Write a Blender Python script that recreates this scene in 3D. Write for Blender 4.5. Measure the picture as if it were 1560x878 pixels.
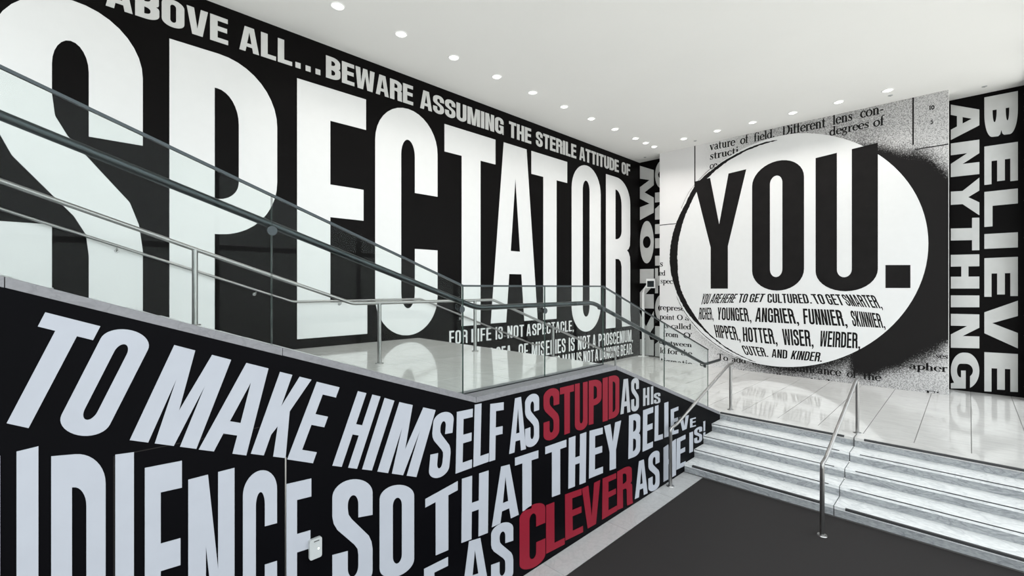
import bpy, bmesh, math, random
from mathutils import Vector
from mathutils.geometry import tessellate_polygon

# ---------------------------------------------------------------- frame of reference (metres)
# x runs along the big lettered wall towards the back of the lobby, y runs from the glazed side
# (y = -0.9) to that wall (y = 8.71), z = 0 is the lower lobby floor.
scene = bpy.context.scene
for o in list(bpy.data.objects):
    bpy.data.objects.remove(o)
col = scene.collection
rnd = random.Random(7)

# ---------------------------------------------------------------- camera
cam_d = bpy.data.cameras.new('camera')
cam_d.sensor_fit = 'HORIZONTAL'
cam_d.sensor_width = 36.0
cam_d.lens = 36.0 * 694.0 / 1560.0
cam_d.shift_y = -2.0 / 1560.0
cam_d.clip_start = 0.05
cam = bpy.data.objects.new('camera', cam_d)
col.objects.link(cam)
cam.location = (0, 0, 3.31)
cam.rotation_euler = (math.radians(90), 0, math.radians(45.1 - 90))
scene.camera = cam

# ---------------------------------------------------------------- world: overcast daylight over pale paving
world = bpy.data.worlds.new('world')
scene.world = world
world.use_nodes = True
wn = world.node_tree
wn.nodes.clear()
w_out = wn.nodes.new('ShaderNodeOutputWorld')
w_bg = wn.nodes.new('ShaderNodeBackground')
w_tc = wn.nodes.new('ShaderNodeTexCoord')
w_sep = wn.nodes.new('ShaderNodeSeparateXYZ')
w_ramp = wn.nodes.new('ShaderNodeValToRGB')
w_ramp.color_ramp.elements[0].position = 0.42
w_ramp.color_ramp.elements[0].color = (0.62, 0.62, 0.60, 1)
w_ramp.color_ramp.elements[1].position = 0.56
w_ramp.color_ramp.elements[1].color = (0.93, 0.97, 1.0, 1)
w_map = wn.nodes.new('ShaderNodeMapRange')
w_map.inputs[1].default_value = -1
w_map.inputs[2].default_value = 1
wn.links.new(w_tc.outputs['Generated'], w_sep.inputs[0])
wn.links.new(w_sep.outputs['Z'], w_map.inputs[0])
wn.links.new(w_map.outputs[0], w_ramp.inputs[0])
wn.links.new(w_ramp.outputs[0], w_bg.inputs[0])
wn.links.new(w_bg.outputs[0], w_out.inputs[0])
w_bg.inputs[1].default_value = 3.25
LAMP_W = 85.0

scene.view_settings.view_transform = 'Standard'
scene.view_settings.look = 'None'
scene.view_settings.gamma = 1.0
scene.view_settings.exposure = 0.15
scene.view_settings.use_curve_mapping = False

# ---------------------------------------------------------------- materials
def new_mat(name):
    m = bpy.data.materials.new(name)
    m.use_nodes = True
    return m, m.node_tree, m.node_tree.nodes['Principled BSDF']

def plain(name, rgb, rough=0.5, metal=0.0, spec=0.5, noise=0.0, nscale=6.0, bump=0.0, bscale=200.0):
    m, nt, p = new_mat(name)
    p.inputs['Base Color'].default_value = (*rgb, 1)
    p.inputs['Roughness'].default_value = rough
    p.inputs['Metallic'].default_value = metal
    p.inputs['Specular IOR Level'].default_value = spec
    tc = nt.nodes.new('ShaderNodeTexCoord')
    if noise > 0:
        n = nt.nodes.new('ShaderNodeTexNoise'); n.inputs['Scale'].default_value = nscale
        n.inputs['Detail'].default_value = 5
        mr = nt.nodes.new('ShaderNodeMapRange')
        mr.inputs[1].default_value = 0.3; mr.inputs[2].default_value = 0.7
        mr.inputs[3].default_value = 1 - noise; mr.inputs[4].default_value = 1 + noise
        mx = nt.nodes.new('ShaderNodeVectorMath'); mx.operation = 'SCALE'
        mx.inputs[0].default_value = rgb
        nt.links.new(tc.outputs['Object'], n.inputs['Vector'])
        nt.links.new(n.outputs['Fac'], mr.inputs[0])
        nt.links.new(mr.outputs[0], mx.inputs['Scale'])
        nt.links.new(mx.outputs[0], p.inputs['Base Color'])
    if bump > 0:
        b = nt.nodes.new('ShaderNodeTexNoise'); b.inputs['Scale'].default_value = bscale
        bp = nt.nodes.new('ShaderNodeBump'); bp.inputs['Strength'].default_value = bump
        bp.inputs['Distance'].default_value = 0.002
        nt.links.new(tc.outputs['Object'], b.inputs['Vector'])
        nt.links.new(b.outputs['Fac'], bp.inputs['Height'])
        nt.links.new(bp.outputs[0], p.inputs['Normal'])
    return m

def marble(name, base, vein, rough, amount=0.5, stretch=(1, 1, 1), scale=1.6):
    m, nt, p = new_mat(name)
    tc = nt.nodes.new('ShaderNodeTexCoord')
    oi = nt.nodes.new('ShaderNodeObjectInfo')
    add = nt.nodes.new('ShaderNodeVectorMath'); add.operation = 'MULTIPLY_ADD'
    add.inputs[1].default_value = stretch
    rn = nt.nodes.new('ShaderNodeVectorMath'); rn.operation = 'SCALE'
    rn.inputs[0].default_value = (13.0, 7.0, 5.0)
    nt.links.new(oi.outputs['Random'], rn.inputs['Scale'])
    nt.links.new(tc.outputs['Object'], add.inputs[0])
    nt.links.new(rn.outputs[0], add.inputs[2])
    n1 = nt.nodes.new('ShaderNodeTexNoise'); n1.inputs['Scale'].default_value = scale
    n1.inputs['Detail'].default_value = 7; n1.inputs['Distortion'].default_value = 1.6
    n2 = nt.nodes.new('ShaderNodeTexNoise'); n2.inputs['Scale'].default_value = scale * 9
    n2.inputs['Detail'].default_value = 4
    nt.links.new(add.outputs[0], n1.inputs['Vector']); nt.links.new(add.outputs[0], n2.inputs['Vector'])
    # veins: where the warped noise crosses its mid value
    sub = nt.nodes.new('ShaderNodeMath'); sub.operation = 'SUBTRACT'; sub.inputs[1].default_value = 0.5
    ab = nt.nodes.new('ShaderNodeMath'); ab.operation = 'ABSOLUTE'
    mr = nt.nodes.new('ShaderNodeMapRange'); mr.inputs[1].default_value = 0.0; mr.inputs[2].default_value = 0.05
    mr.inputs[3].default_value = amount; mr.inputs[4].default_value = 0.0
    nt.links.new(n1.outputs['Fac'], sub.inputs[0]); nt.links.new(sub.outputs[0], ab.inputs[0]); nt.links.new(ab.outputs[0], mr.inputs[0])
    m2 = nt.nodes.new('ShaderNodeMapRange'); m2.inputs[1].default_value = 0.35; m2.inputs[2].default_value = 0.75
    m2.inputs[3].default_value = 0.0; m2.inputs[4].default_value = amount * 0.8
    nt.links.new(n2.outputs['Fac'], m2.inputs[0])
    mx_ = nt.nodes.new('ShaderNodeMath'); mx_.operation = 'MAXIMUM'
    nt.links.new(mr.outputs[0], mx_.inputs[0]); nt.links.new(m2.outputs[0], mx_.inputs[1])
    mix = nt.nodes.new('ShaderNodeMix'); mix.data_type = 'RGBA'
    mix.inputs[6].default_value = (*base, 1); mix.inputs[7].default_value = (*vein, 1)
    nt.links.new(mx_.outputs[0], mix.inputs[0])
    nt.links.new(mix.outputs[2], p.inputs['Base Color'])
    p.inputs['Roughness'].default_value = rough
    return m

def glass_mat(name, tint, ior=1.45):
    m = bpy.data.materials.new(name); m.use_nodes = True
    nt = m.node_tree; nt.nodes.clear()
    out = nt.nodes.new('ShaderNodeOutputMaterial')
    tr = nt.nodes.new('ShaderNodeBsdfTransparent'); tr.inputs[0].default_value = (*tint, 1)
    gl = nt.nodes.new('ShaderNodeBsdfGlossy'); gl.inputs['Roughness'].default_value = 0.0
    fr = nt.nodes.new('ShaderNodeFresnel'); fr.inputs[0].default_value = ior
    # solid panes: the far face is met from inside, so it gets the reciprocal index (no false total reflection)
    ge = nt.nodes.new('ShaderNodeNewGeometry'); mr = nt.nodes.new('ShaderNodeMapRange')
    mr.inputs[3].default_value = ior; mr.inputs[4].default_value = 1.0 / ior
    nt.links.new(ge.outputs['Backfacing'], mr.inputs[0]); nt.links.new(mr.outputs[0], fr.inputs[0])
    mx = nt.nodes.new('ShaderNodeMixShader')
    nt.links.new(fr.outputs[0], mx.inputs[0]); nt.links.new(tr.outputs[0], mx.inputs[1]); nt.links.new(gl.outputs[0], mx.inputs[2])
    nt.links.new(mx.outputs[0], out.inputs[0])
    return m

def emit_mat(name, rgb, s):
    m, nt, p = new_mat(name)
    p.inputs['Base Color'].default_value = (*rgb, 1)
    p.inputs['Emission Color'].default_value = (*rgb, 1)
    p.inputs['Emission Strength'].default_value = s
    return m

M = {}
M['black'] = plain('black_vinyl', (0.0045, 0.004, 0.004), 0.4, spec=0.04, noise=0.1, nscale=1.5)
M['black_low'] = plain('black_satin_vinyl', (0.0018, 0.0018, 0.0025), 0.45, spec=0.03, noise=0.1, nscale=1.5)
M['white'] = plain('white_vinyl', (0.69, 0.69, 0.69), 0.45, spec=0.4, noise=0.01)
M['silver'] = plain('pale_grey_vinyl', (0.56, 0.56, 0.55), 0.4, spec=0.4, noise=0.05, nscale=3)
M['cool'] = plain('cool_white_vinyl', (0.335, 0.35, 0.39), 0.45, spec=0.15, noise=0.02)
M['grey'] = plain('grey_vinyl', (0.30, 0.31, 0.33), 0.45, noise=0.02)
M['red'] = plain('dark_red_vinyl', (0.18, 0.009, 0.020), 0.5, spec=.1, noise=0.03)
M['ink'] = plain('black_ink', (0.010, 0.009, 0.009), 0.5, spec=0.08, noise=0.15, nscale=4)
M['ceiling'] = plain('white_plaster', (0.86, 0.85, 0.83), 0.8, noise=0.01, nscale=0.6)
M['plaster'] = plain('wall_plaster', (0.82, 0.81, 0.80), 0.7, noise=0.01)
M['tile'] = marble('polished_marble', (0.60, 0.59, 0.575), (0.36, 0.36, 0.35), 0.07, 0.3, (2.2, 0.45, 1), 1.3)
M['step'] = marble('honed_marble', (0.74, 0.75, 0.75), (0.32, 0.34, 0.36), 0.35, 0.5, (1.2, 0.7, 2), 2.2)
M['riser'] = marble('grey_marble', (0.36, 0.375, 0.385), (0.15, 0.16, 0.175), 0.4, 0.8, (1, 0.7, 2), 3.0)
M['fascia'] = marble('sawn_marble', (0.17, 0.17, 0.182), (0.09, 0.09, 0.10), 0.5, 0.5, (0.7, 1, 1), 5.0)
M['border'] = marble('border_marble', (0.44, 0.44, 0.44), (0.27, 0.27, 0.28), 0.3, 0.4, (1, 1, 1), 3.0)
M['grout'] = plain('grout', (0.16, 0.155, 0.15), 0.8, noise=0.05)
M['strip'] = plain('dark_rubber', (0.030, 0.030, 0.032), 0.6, noise=0.1, nscale=30)
M['steel'] = plain('brushed_steel', (0.30, 0.295, 0.29), 0.28, metal=1.0, noise=0.05, nscale=40)
M['steel_dark'] = plain('dark_steel', (0.045, 0.052, 0.055), 0.3, metal=1.0, noise=0.05, nscale=40)
M['carpet'] = plain('charcoal_carpet', (0.028, 0.026, 0.026), 0.95, spec=0.1, noise=0.3, nscale=220, bump=0.6, bscale=500)
M['glass'] = glass_mat('clear_glass', (0.94, 0.965, 0.958), 1.125)
M['window_glass'] = glass_mat('window_glass', (0.97, 0.98, 0.975))
M['glass_edge'] = plain('green_glass_edge', (0.05, 0.08, 0.07), 0.2, noise=0.1)
M['plastic'] = plain('grey_plastic', (0.36, 0.375, 0.38), 0.35, noise=0.02)
M['lamp'] = emit_mat('lamp_glow', (1.0, 0.97, 0.92), 5.0)
M['bowl'] = emit_mat('lit_reflector', (1.0, 0.98, 0.95), 0.8)
M['reflector'] = plain('white_enamel', (0.85, 0.85, 0.84), 0.3, noise=0.01)
M['led'] = emit_mat('small_led', (0.9, 1.0, 0.8), 1.5)

def print_mat():
    """White page with a sprayed black halftone that fades from the disc edge: flat print on the wall."""
    m, nt, p = new_mat('halftone_print')
    L = nt.links
    def math_(op, a, b=None, clamp=False):
        n = nt.nodes.new('ShaderNodeMath'); n.operation = op; n.use_clamp = clamp
        for i, v in enumerate((a, b)):
            if v is None: continue
            if isinstance(v, (int, float)): n.inputs[i].default_value = v
            else: L.new(v, n.inputs[i])
        return n.outputs[0]
    def smooth(v, a, b, c=0.0, d=1.0):
        n = nt.nodes.new('ShaderNodeMapRange'); n.interpolation_type = 'SMOOTHSTEP'
        L.new(v, n.inputs[0])
        for i, q in enumerate((a, b, c, d)): n.inputs[i + 1].default_value = q
        return n.outputs[0]
    tc = nt.nodes.new('ShaderNodeTexCoord'); sp = nt.nodes.new('ShaderNodeSeparateXYZ')
    L.new(tc.outputs['Object'], sp.inputs[0])
    px = math_('MULTIPLY', math_('SUBTRACT', sp.outputs['Y'], 4.064), -1.0)
    pz = math_('SUBTRACT', sp.outputs['Z'], 4.35)
    r = math_('SQRT', math_('ADD', math_('MULTIPLY', px, px), math_('MULTIPLY', pz, pz)))
    # dark blob centred right of the disc centre
    bx = math_('SUBTRACT', px, 0.9)
    bz = math_('MULTIPLY', math_('SUBTRACT', pz, -0.35), 1.08)
    rb = math_('SQRT', math_('ADD', math_('MULTIPLY', bx, bx), math_('MULTIPLY', bz, bz)))
    n = nt.nodes.new('ShaderNodeTexNoise'); n.inputs['Scale'].default_value = 1.1; n.inputs['Detail'].default_value = 3
    L.new(tc.outputs['Object'], n.inputs['Vector'])
    rbw = math_('ADD', rb, math_('MULTIPLY', math_('SUBTRACT', n.outputs['Fac'], 0.5), 0.5))
    dark = math_('MULTIPLY', smooth(rbw, 3.0, 4.45, 1.0, 0.0), smooth(px, 0.9, 2.3))
    # general mid-grey spray towards top and bottom right of the left edge
    grey = math_('MULTIPLY', smooth(px, -2.6, 0.3, 0.0, 0.50), smooth(px, 1.8, 3.9, 1.0, 0.70))
    rim = math_('MULTIPLY', smooth(r, 3.25, 4.0, 0.30, 0.0), smooth(math_('SUBTRACT', px, pz), -1.6, 0.6))
    dens = math_('MAXIMUM', dark, math_('ADD', grey, rim))
    wn_ = nt.nodes.new('ShaderNodeTexNoise'); wn_.inputs['Scale'].default_value = 42; wn_.inputs['Detail'].default_value = 2
    wn_.inputs['Roughness'].default_value = 0.8
    L.new(tc.outputs['Object'], wn_.inputs['Vector'])
    g = smooth(wn_.outputs['Fac'], 0.28, 0.72)
    dens = math_('ADD', dens, math_('MULTIPLY', math_('MAXIMUM', math_('SUBTRACT', dens, 0.6), 0.0), 1.6))
    fac = smooth(math_('SUBTRACT', dens, g), -0.42, 0.48)
    fac = math_('ADD', math_('MULTIPLY', fac, 0.55), math_('MULTIPLY', dens, 0.45), True)
    fac = math_('MULTIPLY', fac, smooth(dens, 0.0, 0.12))
    mix = nt.nodes.new('ShaderNodeMix'); mix.data_type = 'RGBA'
    mix.inputs[6].default_value = (0.68, 0.67, 0.67, 1); mix.inputs[7].default_value = (0.012, 0.011, 0.011, 1)
    L.new(fac, mix.inputs[0]); L.new(mix.outputs[2], p.inputs['Base Color'])
    p.inputs['Roughness'].default_value = 0.55
    p.inputs['Specular IOR Level'].default_value = 0.08
    return m
M['print'] = print_mat()

# ---------------------------------------------------------------- mesh helpers
class MB:
    def __init__(s, off=(0, 0, 0)):
        s.v = []; s.f = []; s.m = []; s.off = Vector(off); s.cur = 0
    def add(s, vs, fs, mi=None):
        b = len(s.v)
        s.v += [Vector(v) - s.off for v in vs]
        s.f += [tuple(b + i for i in f) for f in fs]
        s.m += [s.cur if mi is None else mi] * len(fs)
        return s
    def box(s, x0, x1, y0, y1, z0, z1, mi=None):
        vs = [(x, y, z) for x in (x0, x1) for y in (y0, y1) for z in (z0, z1)]
        return s.add(vs, [(0, 1, 3, 2), (4, 6, 7, 5), (0, 4, 5, 1), (2, 3, 7, 6), (0, 2, 6, 4), (1, 5, 7, 3)], mi)
    def prism(s, pts, y0, y1, mi=None):
        """pts: (x, z) polygon extruded from y0 to y1"""
        n = len(pts)
        vs = [(x, y0, z) for x, z in pts] + [(x, y1, z) for x, z in pts]
        tri = tessellate_polygon([[Vector((x, z, 0)) for x, z in pts]])
        fs = [tuple(t) for t in tri] + [tuple(n + i for i in reversed(t)) for t in tri]
        fs += [(i, (i + 1) % n, n + (i + 1) % n, n + i) for i in range(n)]
        return s.add(vs, fs, mi)
    def tube(s, path, r, seg=14, mi=None, cap=True):
        P = [Vector(p) for p in path]
        n = len(P)
        T = [((P[min(i + 1, n - 1)] - P[i]).normalized() + (P[i] - P[max(i - 1, 0)]).normalized()).normalized() for i in range(n)]
        up = Vector((0, 0, 1)) if abs(T[0].z) < 0.9 else Vector((1, 0, 0))
        N = (up - T[0] * up.dot(T[0])).normalized()
        vs = []; fs = []
        for i in range(n):
            N = (N - T[i] * N.dot(T[i])).normalized()
            B = T[i].cross(N)
            for k in range(seg):
                a = 2 * math.pi * k / seg
                vs.append(P[i] + (N * math.cos(a) + B * math.sin(a)) * r)
        for i in range(n - 1):
            for k in range(seg):
                k2 = (k + 1) % seg
                fs.append((i * seg + k, i * seg + k2, (i + 1) * seg + k2, (i + 1) * seg + k))
        if cap:
            fs.append(tuple(reversed(range(seg)))); fs.append(tuple((n - 1) * seg + k for k in range(seg)))
        return s.add(vs, fs, mi)
    def disc(s, c, axis, r0, r1, h, seg=20, mi=None):
        """frustum from centre c along axis, radius r0 at c and r1 at c + h"""
        A = Vector(axis).normalized()
        N = A.orthogonal().normalized(); B = A.cross(N); c = Vector(c)
        vs = []
        for rr, hh in ((r0, 0), (r1, h)):
            for k in range(seg):
                a = 2 * math.pi * k / seg
                vs.append(c + A * hh + (N * math.cos(a) + B * math.sin(a)) * rr)
        fs = [(k, (k + 1) % seg, seg + (k + 1) % seg, seg + k) for k in range(seg)]
        fs += [tuple(reversed(range(seg))), tuple(seg + k for k in range(seg))]
        return s.add(vs, fs, mi)
    def build(s, name, mats, parent=None, smooth=False):
        me = bpy.data.meshes.new(name)
        me.from_pydata([tuple(v) for v in s.v], [], s.f)
        if not isinstance(mats, (list, tuple)): mats = [mats]
        for m in mats: me.materials.append(m)
        for p, mi in zip(me.polygons, s.m): p.material_index = mi
        bm = bmesh.new(); bm.from_mesh(me)
        bmesh.ops.recalc_face_normals(bm, faces=bm.faces)
        if smooth:
            for f in bm.faces: f.smooth = len(f.verts) == 4
            for e in bm.edges:
                if len(e.link_faces) == 2 and e.calc_face_angle(0) > 0.7: e.smooth = False
        bm.to_mesh(me); bm.free()
        o = bpy.data.objects.new(name, me); col.objects.link(o)
        if parent: o.parent = parent
        return o

def tag(o, label=None, cat=None, group=None, kind=None):
    if label: o['label'] = label
    if cat: o['category'] = cat
    if group: o['group'] = group
    if kind: o['kind'] = kind
    return o
def struct(o, label=None, cat=None):
    return tag(o, label, cat, kind='structure')
def empty(name, loc, label, cat, group=None):
    o = bpy.data.objects.new(name, None); col.objects.link(o); o.location = loc
    o.empty_display_size = 0.1
    return tag(o, label, cat, group)
def rounded(path, rad, n=5):
    """polyline with its inner corners rounded"""
    P = [Vector(p) for p in path]; out = [P[0]]
    for i in range(1, len(P) - 1):
        a = (P[i - 1] - P[i]); b = (P[i + 1] - P[i])
        d = min(rad, a.length * 0.45, b.length * 0.45)
        p0 = P[i] + a.normalized() * d; p1 = P[i] + b.normalized() * d
        for k in range(n + 1):
            t = k / n
            out.append(p0 * (1 - t) ** 2 + P[i] * 2 * t * (1 - t) + p1 * t * t)
    out.append(P[-1]); return out

# ---------------------------------------------------------------- condensed sans capitals, drawn as polygons
def arc(cx, cy, rx, ry, a0, a1, n=10):
    return [(cx + rx * math.cos(math.radians(a0 + (a1 - a0) * k / n)), cy + ry * math.sin(math.radians(a0 + (a1 - a0) * k / n))) for k in range(n + 1)]

def glyph(ch, s=0.36, b=0.14, R=0.15, **o):
    """polygons [outer, hole, ...] in the unit box; s stem width, b bar height, R round height"""
    sr = o.get('sr', s); bb = o.get('bb', b)
    ri = o.get('ri', max(0.02, min(R * 0.62, 0.5 - b - 0.01, .24 if R > .4 else .10)))
    E = 1.0
    if ch == 'I': return [[[(0, 0), (0, 1), (1, 1), (1, 0)]]]
    if ch == 'L': return [[[(0, 0), (0, 1), (s, 1), (s, bb), (1, bb), (1, 0)]]]
    if ch in 'EF':
        m1 = o.get('m1', 0.5 + b * 0.5 + 0.03); m0 = o.get('m0', 0.5 - b * 0.5 + 0.03)
        if ch == 'E':
            return [[[(0, 0), (0, 1), (1, 1), (1, 1 - b), (s, 1 - b), (s, m1), (.96, m1), (.96, m0), (s, m0), (s, bb), (1.02, bb), (1.02, 0)]]]
        return [[[(0, 0), (0, 1), (1, 1), (1, 1 - b), (s, 1 - b), (s, m1 - .03), (.94, m1 - .03), (.94, m0 - .03), (s, m0 - .03), (s, 0)]]]
    if ch == 'T': return [[[(.5 - s / 2, 0), (.5 - s / 2, 1 - b), (0, 1 - b), (0, 1), (1, 1), (1, 1 - b), (.5 + s / 2, 1 - b), (.5 + s / 2, 0)]]]
    if ch == 'H': return [[[(0, 0), (0, 1), (s, 1), (s, .5 + b / 2), (1 - s, .5 + b / 2), (1 - s, 1), (1, 1), (1, 0), (1 - s, 0), (1 - s, .5 - b / 2), (s, .5 - b / 2), (s, 0)]]]
    if ch == 'O':
        return [[arc(.5, 1 - R, .5, R, 0, 180, 18) + arc(.5, R, .5, R, 180, 360, 18),
                 arc((s + 1 - sr) / 2, 1 - b - ri, (1 - s - sr) / 2, ri, 0, 180, 14) + arc((s + 1 - sr) / 2, bb + ri, (1 - s - sr) / 2, ri, 180, 360, 14)]]
    if ch in 'CG':
        t1 = o.get('t1', .63); t0 = o.get('t0', .38)
        c = (s + 1 - sr) / 2; w = (1 - s - sr) / 2
        ao = math.degrees(math.asin(max(0, min(.95, (t1 - (1 - R)) / R))))
        ai = math.degrees(math.asin(max(0, min(.95, (t1 - (1 - b - ri)) / ri))))
        outer = ([(1, t1)] if ao == 0 else []) + arc(.5, 1 - R, .5, R, ao, 180, 18) + arc(.5, R, .5, R, 180, 360 if ch == 'C' else 302, 18)
        if ch == 'C': outer += [(1, t0), (1 - sr, t0)]
        else: outer += [(.84, .12), (.86, 0), (1, 0), (1, .53), (.5, .53), (.5, .53 - b * .75), (1 - sr, .53 - b * .75)]
        rl = ri if ch == 'C' else max(.02, min(ri, .53 - b * .75 - bb - .02))
        outer += arc(c, bb + rl, w, rl, 360, 180, 12) + arc(c, 1 - b - ri, w, ri, 180, ai, 12) + ([(1 - sr, t1)] if ai == 0 else [])
        return [[outer]]
    if ch == 'S':
        t1 = o.get('t1', .655); t0 = o.get('t0', .38)
        u1 = o.get('u1', min(.70, 1 - b - ri - .06)); u0 = o.get('u0', max(.36, bb + ri + .08))
        c = (s + 1 - sr) / 2; w = (1 - s - sr) / 2
        p = [(1, t1)] + arc(.5, 1 - R, .5, R, 0, 180, 18)
        p += [(0, u1), (.03, u1 - .06), (.12, u1 - .12), (1 - sr - .10, u0 + .06), (1 - sr - .02, u0 + .015), (1 - sr, u0 - .04)]
        p += arc(c, bb + ri, w, ri, 360, 180, 12) + [(s, t0), (0, t0)]
        p += arc(.5, R, .5, R, 180, 360, 18)
        p += [(1, u0 - .02), (.97, u0 + .05), (.90, u0 + .11), (s + .10, u1 - .05), (s + .02, u1 - .005), (s, u1 + .05)]
        p += arc(c, 1 - b - ri, w, ri, 180, 0, 12) + [(1 - sr, t1)]
        return [[p]]
    if ch == 'U':
        c = (s + 1 - sr) / 2; w = (1 - s - sr) / 2
        return [[[(0, 1)] + arc(.5, R, .5, R, 180, 360, 18) + [(1, 1), (1 - sr, 1)] + arc(c, bb + ri, w, ri, 360, 180, 12) + [(s, 1)]]]
    if ch == 'D':
        rx = (1 - s - sr) * .9
        return [[[(0, 0), (0, 1), (.42, 1)] + arc(.42, 1 - R, .58, R, 90, 0, 10) + arc(.42, R, .58, R, 0, -90, 10),
                 [(s, bb), (s, 1 - b)] + arc(1 - sr - rx, 1 - b - ri, rx, ri, 90, 0, 8) + arc(1 - sr - rx, bb + ri, rx, ri, 0, -90, 8)]]
    if ch in 'PR':
        h1 = o.get('h1', .56 if ch == 'P' else .60); h0 = o.get('h0', .42 if ch == 'P' else .46)
        rx = (1 - s - sr) * .9; Rr = min(R, .2); rr = min(ri, (1 - b - h1) * .45)
        bowl = [(0, 0), (0, 1), (.42, 1)] + arc(.42, 1 - Rr, .58, Rr, 90, 0, 10)
        hole = [(s, h1), (s, 1 - b)] + arc(1 - sr - rx, 1 - b - rr, rx, rr, 90, 0, 8) + arc(1 - sr - rx, h1 + rr * .6, rx, rr * .6, 0, -90, 6)
        if ch == 'P':
            return [[bowl + arc(.42, h0 + Rr, .58, Rr, 0, -90, 10) + [(s, h0), (s, 0)], hole]]
        mid = (h0 + h1) / 2
        return [[bowl + [(1, h1 + .05), (.985, mid + .035), (.93, mid + .01), (.86, mid), (.93, mid - .015), (.985, mid - .045), (1, mid - .09), (1.0, .10), (1.03, 0),
                         (1 - sr + .02, 0), (1 - sr, .08), (1 - sr, h0 - .05), (1 - sr - .04, h0 - .015), (1 - sr - .12, h0), (s, h0), (s, 0)], hole]]
    if ch == 'B':
        Rr = min(R, .24); rx = (1 - s - sr) * .9; e = .5 - b / 2
        q = max(.015, min(ri, .5 * (1 - b - (.52 + b / 2)))); q2 = max(.015, min(ri, .5 * (.5 - b / 2 - bb)))
        return [[[(0, 0), (0, 1), (.42, 1)] + arc(.42, 1 - Rr, .56, Rr, 90, 0, 10) + [(.98, .60), (.95, .55), (.86, .515), (.96, .48), (1, .42)] + arc(.42, Rr, .58, Rr, 0, -90, 10),
                 [(s, .52 + b / 2), (s, 1 - b)] + arc(1 - sr - rx, 1 - b - q, rx, q, 90, 0, 6) + arc(1 - sr - rx, .52 + b / 2 + q, rx, q, 0, -90, 6),
                 [(s, bb), (s, .5 - b / 2)] + arc(1 - sr - rx, .5 - b / 2 - q2, rx, q2, 90, 0, 6) + arc(1 - sr - rx, bb + q2, rx, q2, 0, -90, 6)]]
    if ch == 'A':
        ap = o.get('ap', s * .66); l = o.get('leg', s * .86); yi = o.get('yi', .80); c1 = o.get('c1', .34); c0 = o.get('c0', .20)
        X = lambda y: l + (.5 - l) * y / yi
        return [[[(0, 0), (.5 - ap, 1), (.5 + ap, 1), (1, 0), (1 - l, 0), (1 - X(c0), c0), (X(c0), c0), (l, 0)],
                 [(X(c1), c1), (.5, yi), (1 - X(c1), c1)]]]
    if ch == 'V':
        ap = s * .66; t = s * .92
        return [[[(0, 1), (t, 1), (.5, .24), (1 - t, 1), (1, 1), (.5 + ap, 0), (.5 - ap, 0)]]]
    if ch == 'W':
        t = s * .95; ap = s * .55
        return [[[(0, 1), (t, 1), (.285, .30), (.5 - t * .45, 1), (.5 + t * .45, 1), (.715, .30), (1 - t, 1), (1, 1), (.75 + ap, 0), (.75 - ap, 0), (.5, .66), (.25 + ap, 0), (.25 - ap, 0)]]]
    if ch == 'M':
        q = s * 1.28; a = s * .52
        return [[[(0, 0), (0, 1), (q, 1), (.5, .36), (1 - q, 1), (1, 1), (1, 0), (1 - s * .95, 0), (1 - s * .95, .66), (.5 + a, 0), (.5 - a, 0), (s * .95, .66), (s * .95, 0)]]]
    if ch == 'N':
        q = s * 1.12
        return [[[(0, 0), (0, 1), (q, 1), (1 - s, .42), (1 - s, 1), (1, 1), (1, 0), (1 - q, 0), (s, .58), (s, 0)]]]
    if ch == 'K':
        k = s * 1.02
        return [[[(0, 0), (0, 1), (s, 1), (s, .60), (.97 - k, 1), (.97, 1), (.66, .56), (1.02, 0), (1.02 - k, 0), (.47, .36), (s, .25), (s, 0)]]]
    if ch == 'Y':
        t = s * .98; q = o.get('q', .40)
        return [[[(0, 1), (t, 1), (.5, q + .20), (1 - t, 1), (1, 1), (.5 + s / 2, q), (.5 + s / 2, 0), (.5 - s / 2, 0), (.5 - s / 2, q)]]]
    if ch == '.': return [[[(0, 0), (0, 1), (1, 1), (1, 0)]]]
    if ch == ',': return [[[(0, 0), (0, b), (1, b), (1, -b * .1), (.45, -b * 1.0), (.0, -b * 1.0), (.45, 0)]]]
    if ch == '_': return [[[(0, 0), (0, b), (1, b), (1, 0)]]]
    if ch == '!': return [[[(.1, .30), (0, 1), (1, 1), (.9, .30)]], [[(0, 0), (0, .2), (1, .2), (1, 0)]]]
    return []
WID = {'I': None, 'M': 1.34, 'W': 1.45, 'E': .88, 'F': .86, 'L': .84, 'T': .94, 'A': 1.04, '.': None, ',': None, '!': None, '_': None}

def bilerp(q, s, t):
    (ax, az), (bx, bz), (cx, cz), (dx, dz) = q      # TL TR BR BL
    tx = ax + (bx - ax) * s; tz = az + (bz - az) * s
    ux = dx + (cx - dx) * s; uz = dz + (cz - dz) * s
    return (ux + (tx - ux) * t, uz + (tz - uz) * t)

def sheet(mb, plane, at, off, th, loops, fmap):
    """one flat polygon with holes as a thin film standing th off the wall plane"""
    L2 = [[fmap(x, y) for x, y in lp] for lp in loops]
    tri = tessellate_polygon([[Vector((a, z, 0)) for a, z in lp] for lp in L2])
    flat = [p for lp in L2 for p in lp]
    def P(a, z, d):
        return (at - d, a, z) if plane == 'x' else (a, at - d, z)
    n = len(flat)
    vs = [P(a, z, off + th) for a, z in flat] + [P(a, z, off) for a, z in flat]
    fs = [tuple(t) for t in tri]
    i = 0
    for lp in L2:
        k = len(lp)
        fs += [(i + j, i + (j + 1) % k, n + i + (j + 1) % k, n + i + j) for j in range(k)]
        i += k
    mb.add(vs, fs)

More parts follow.
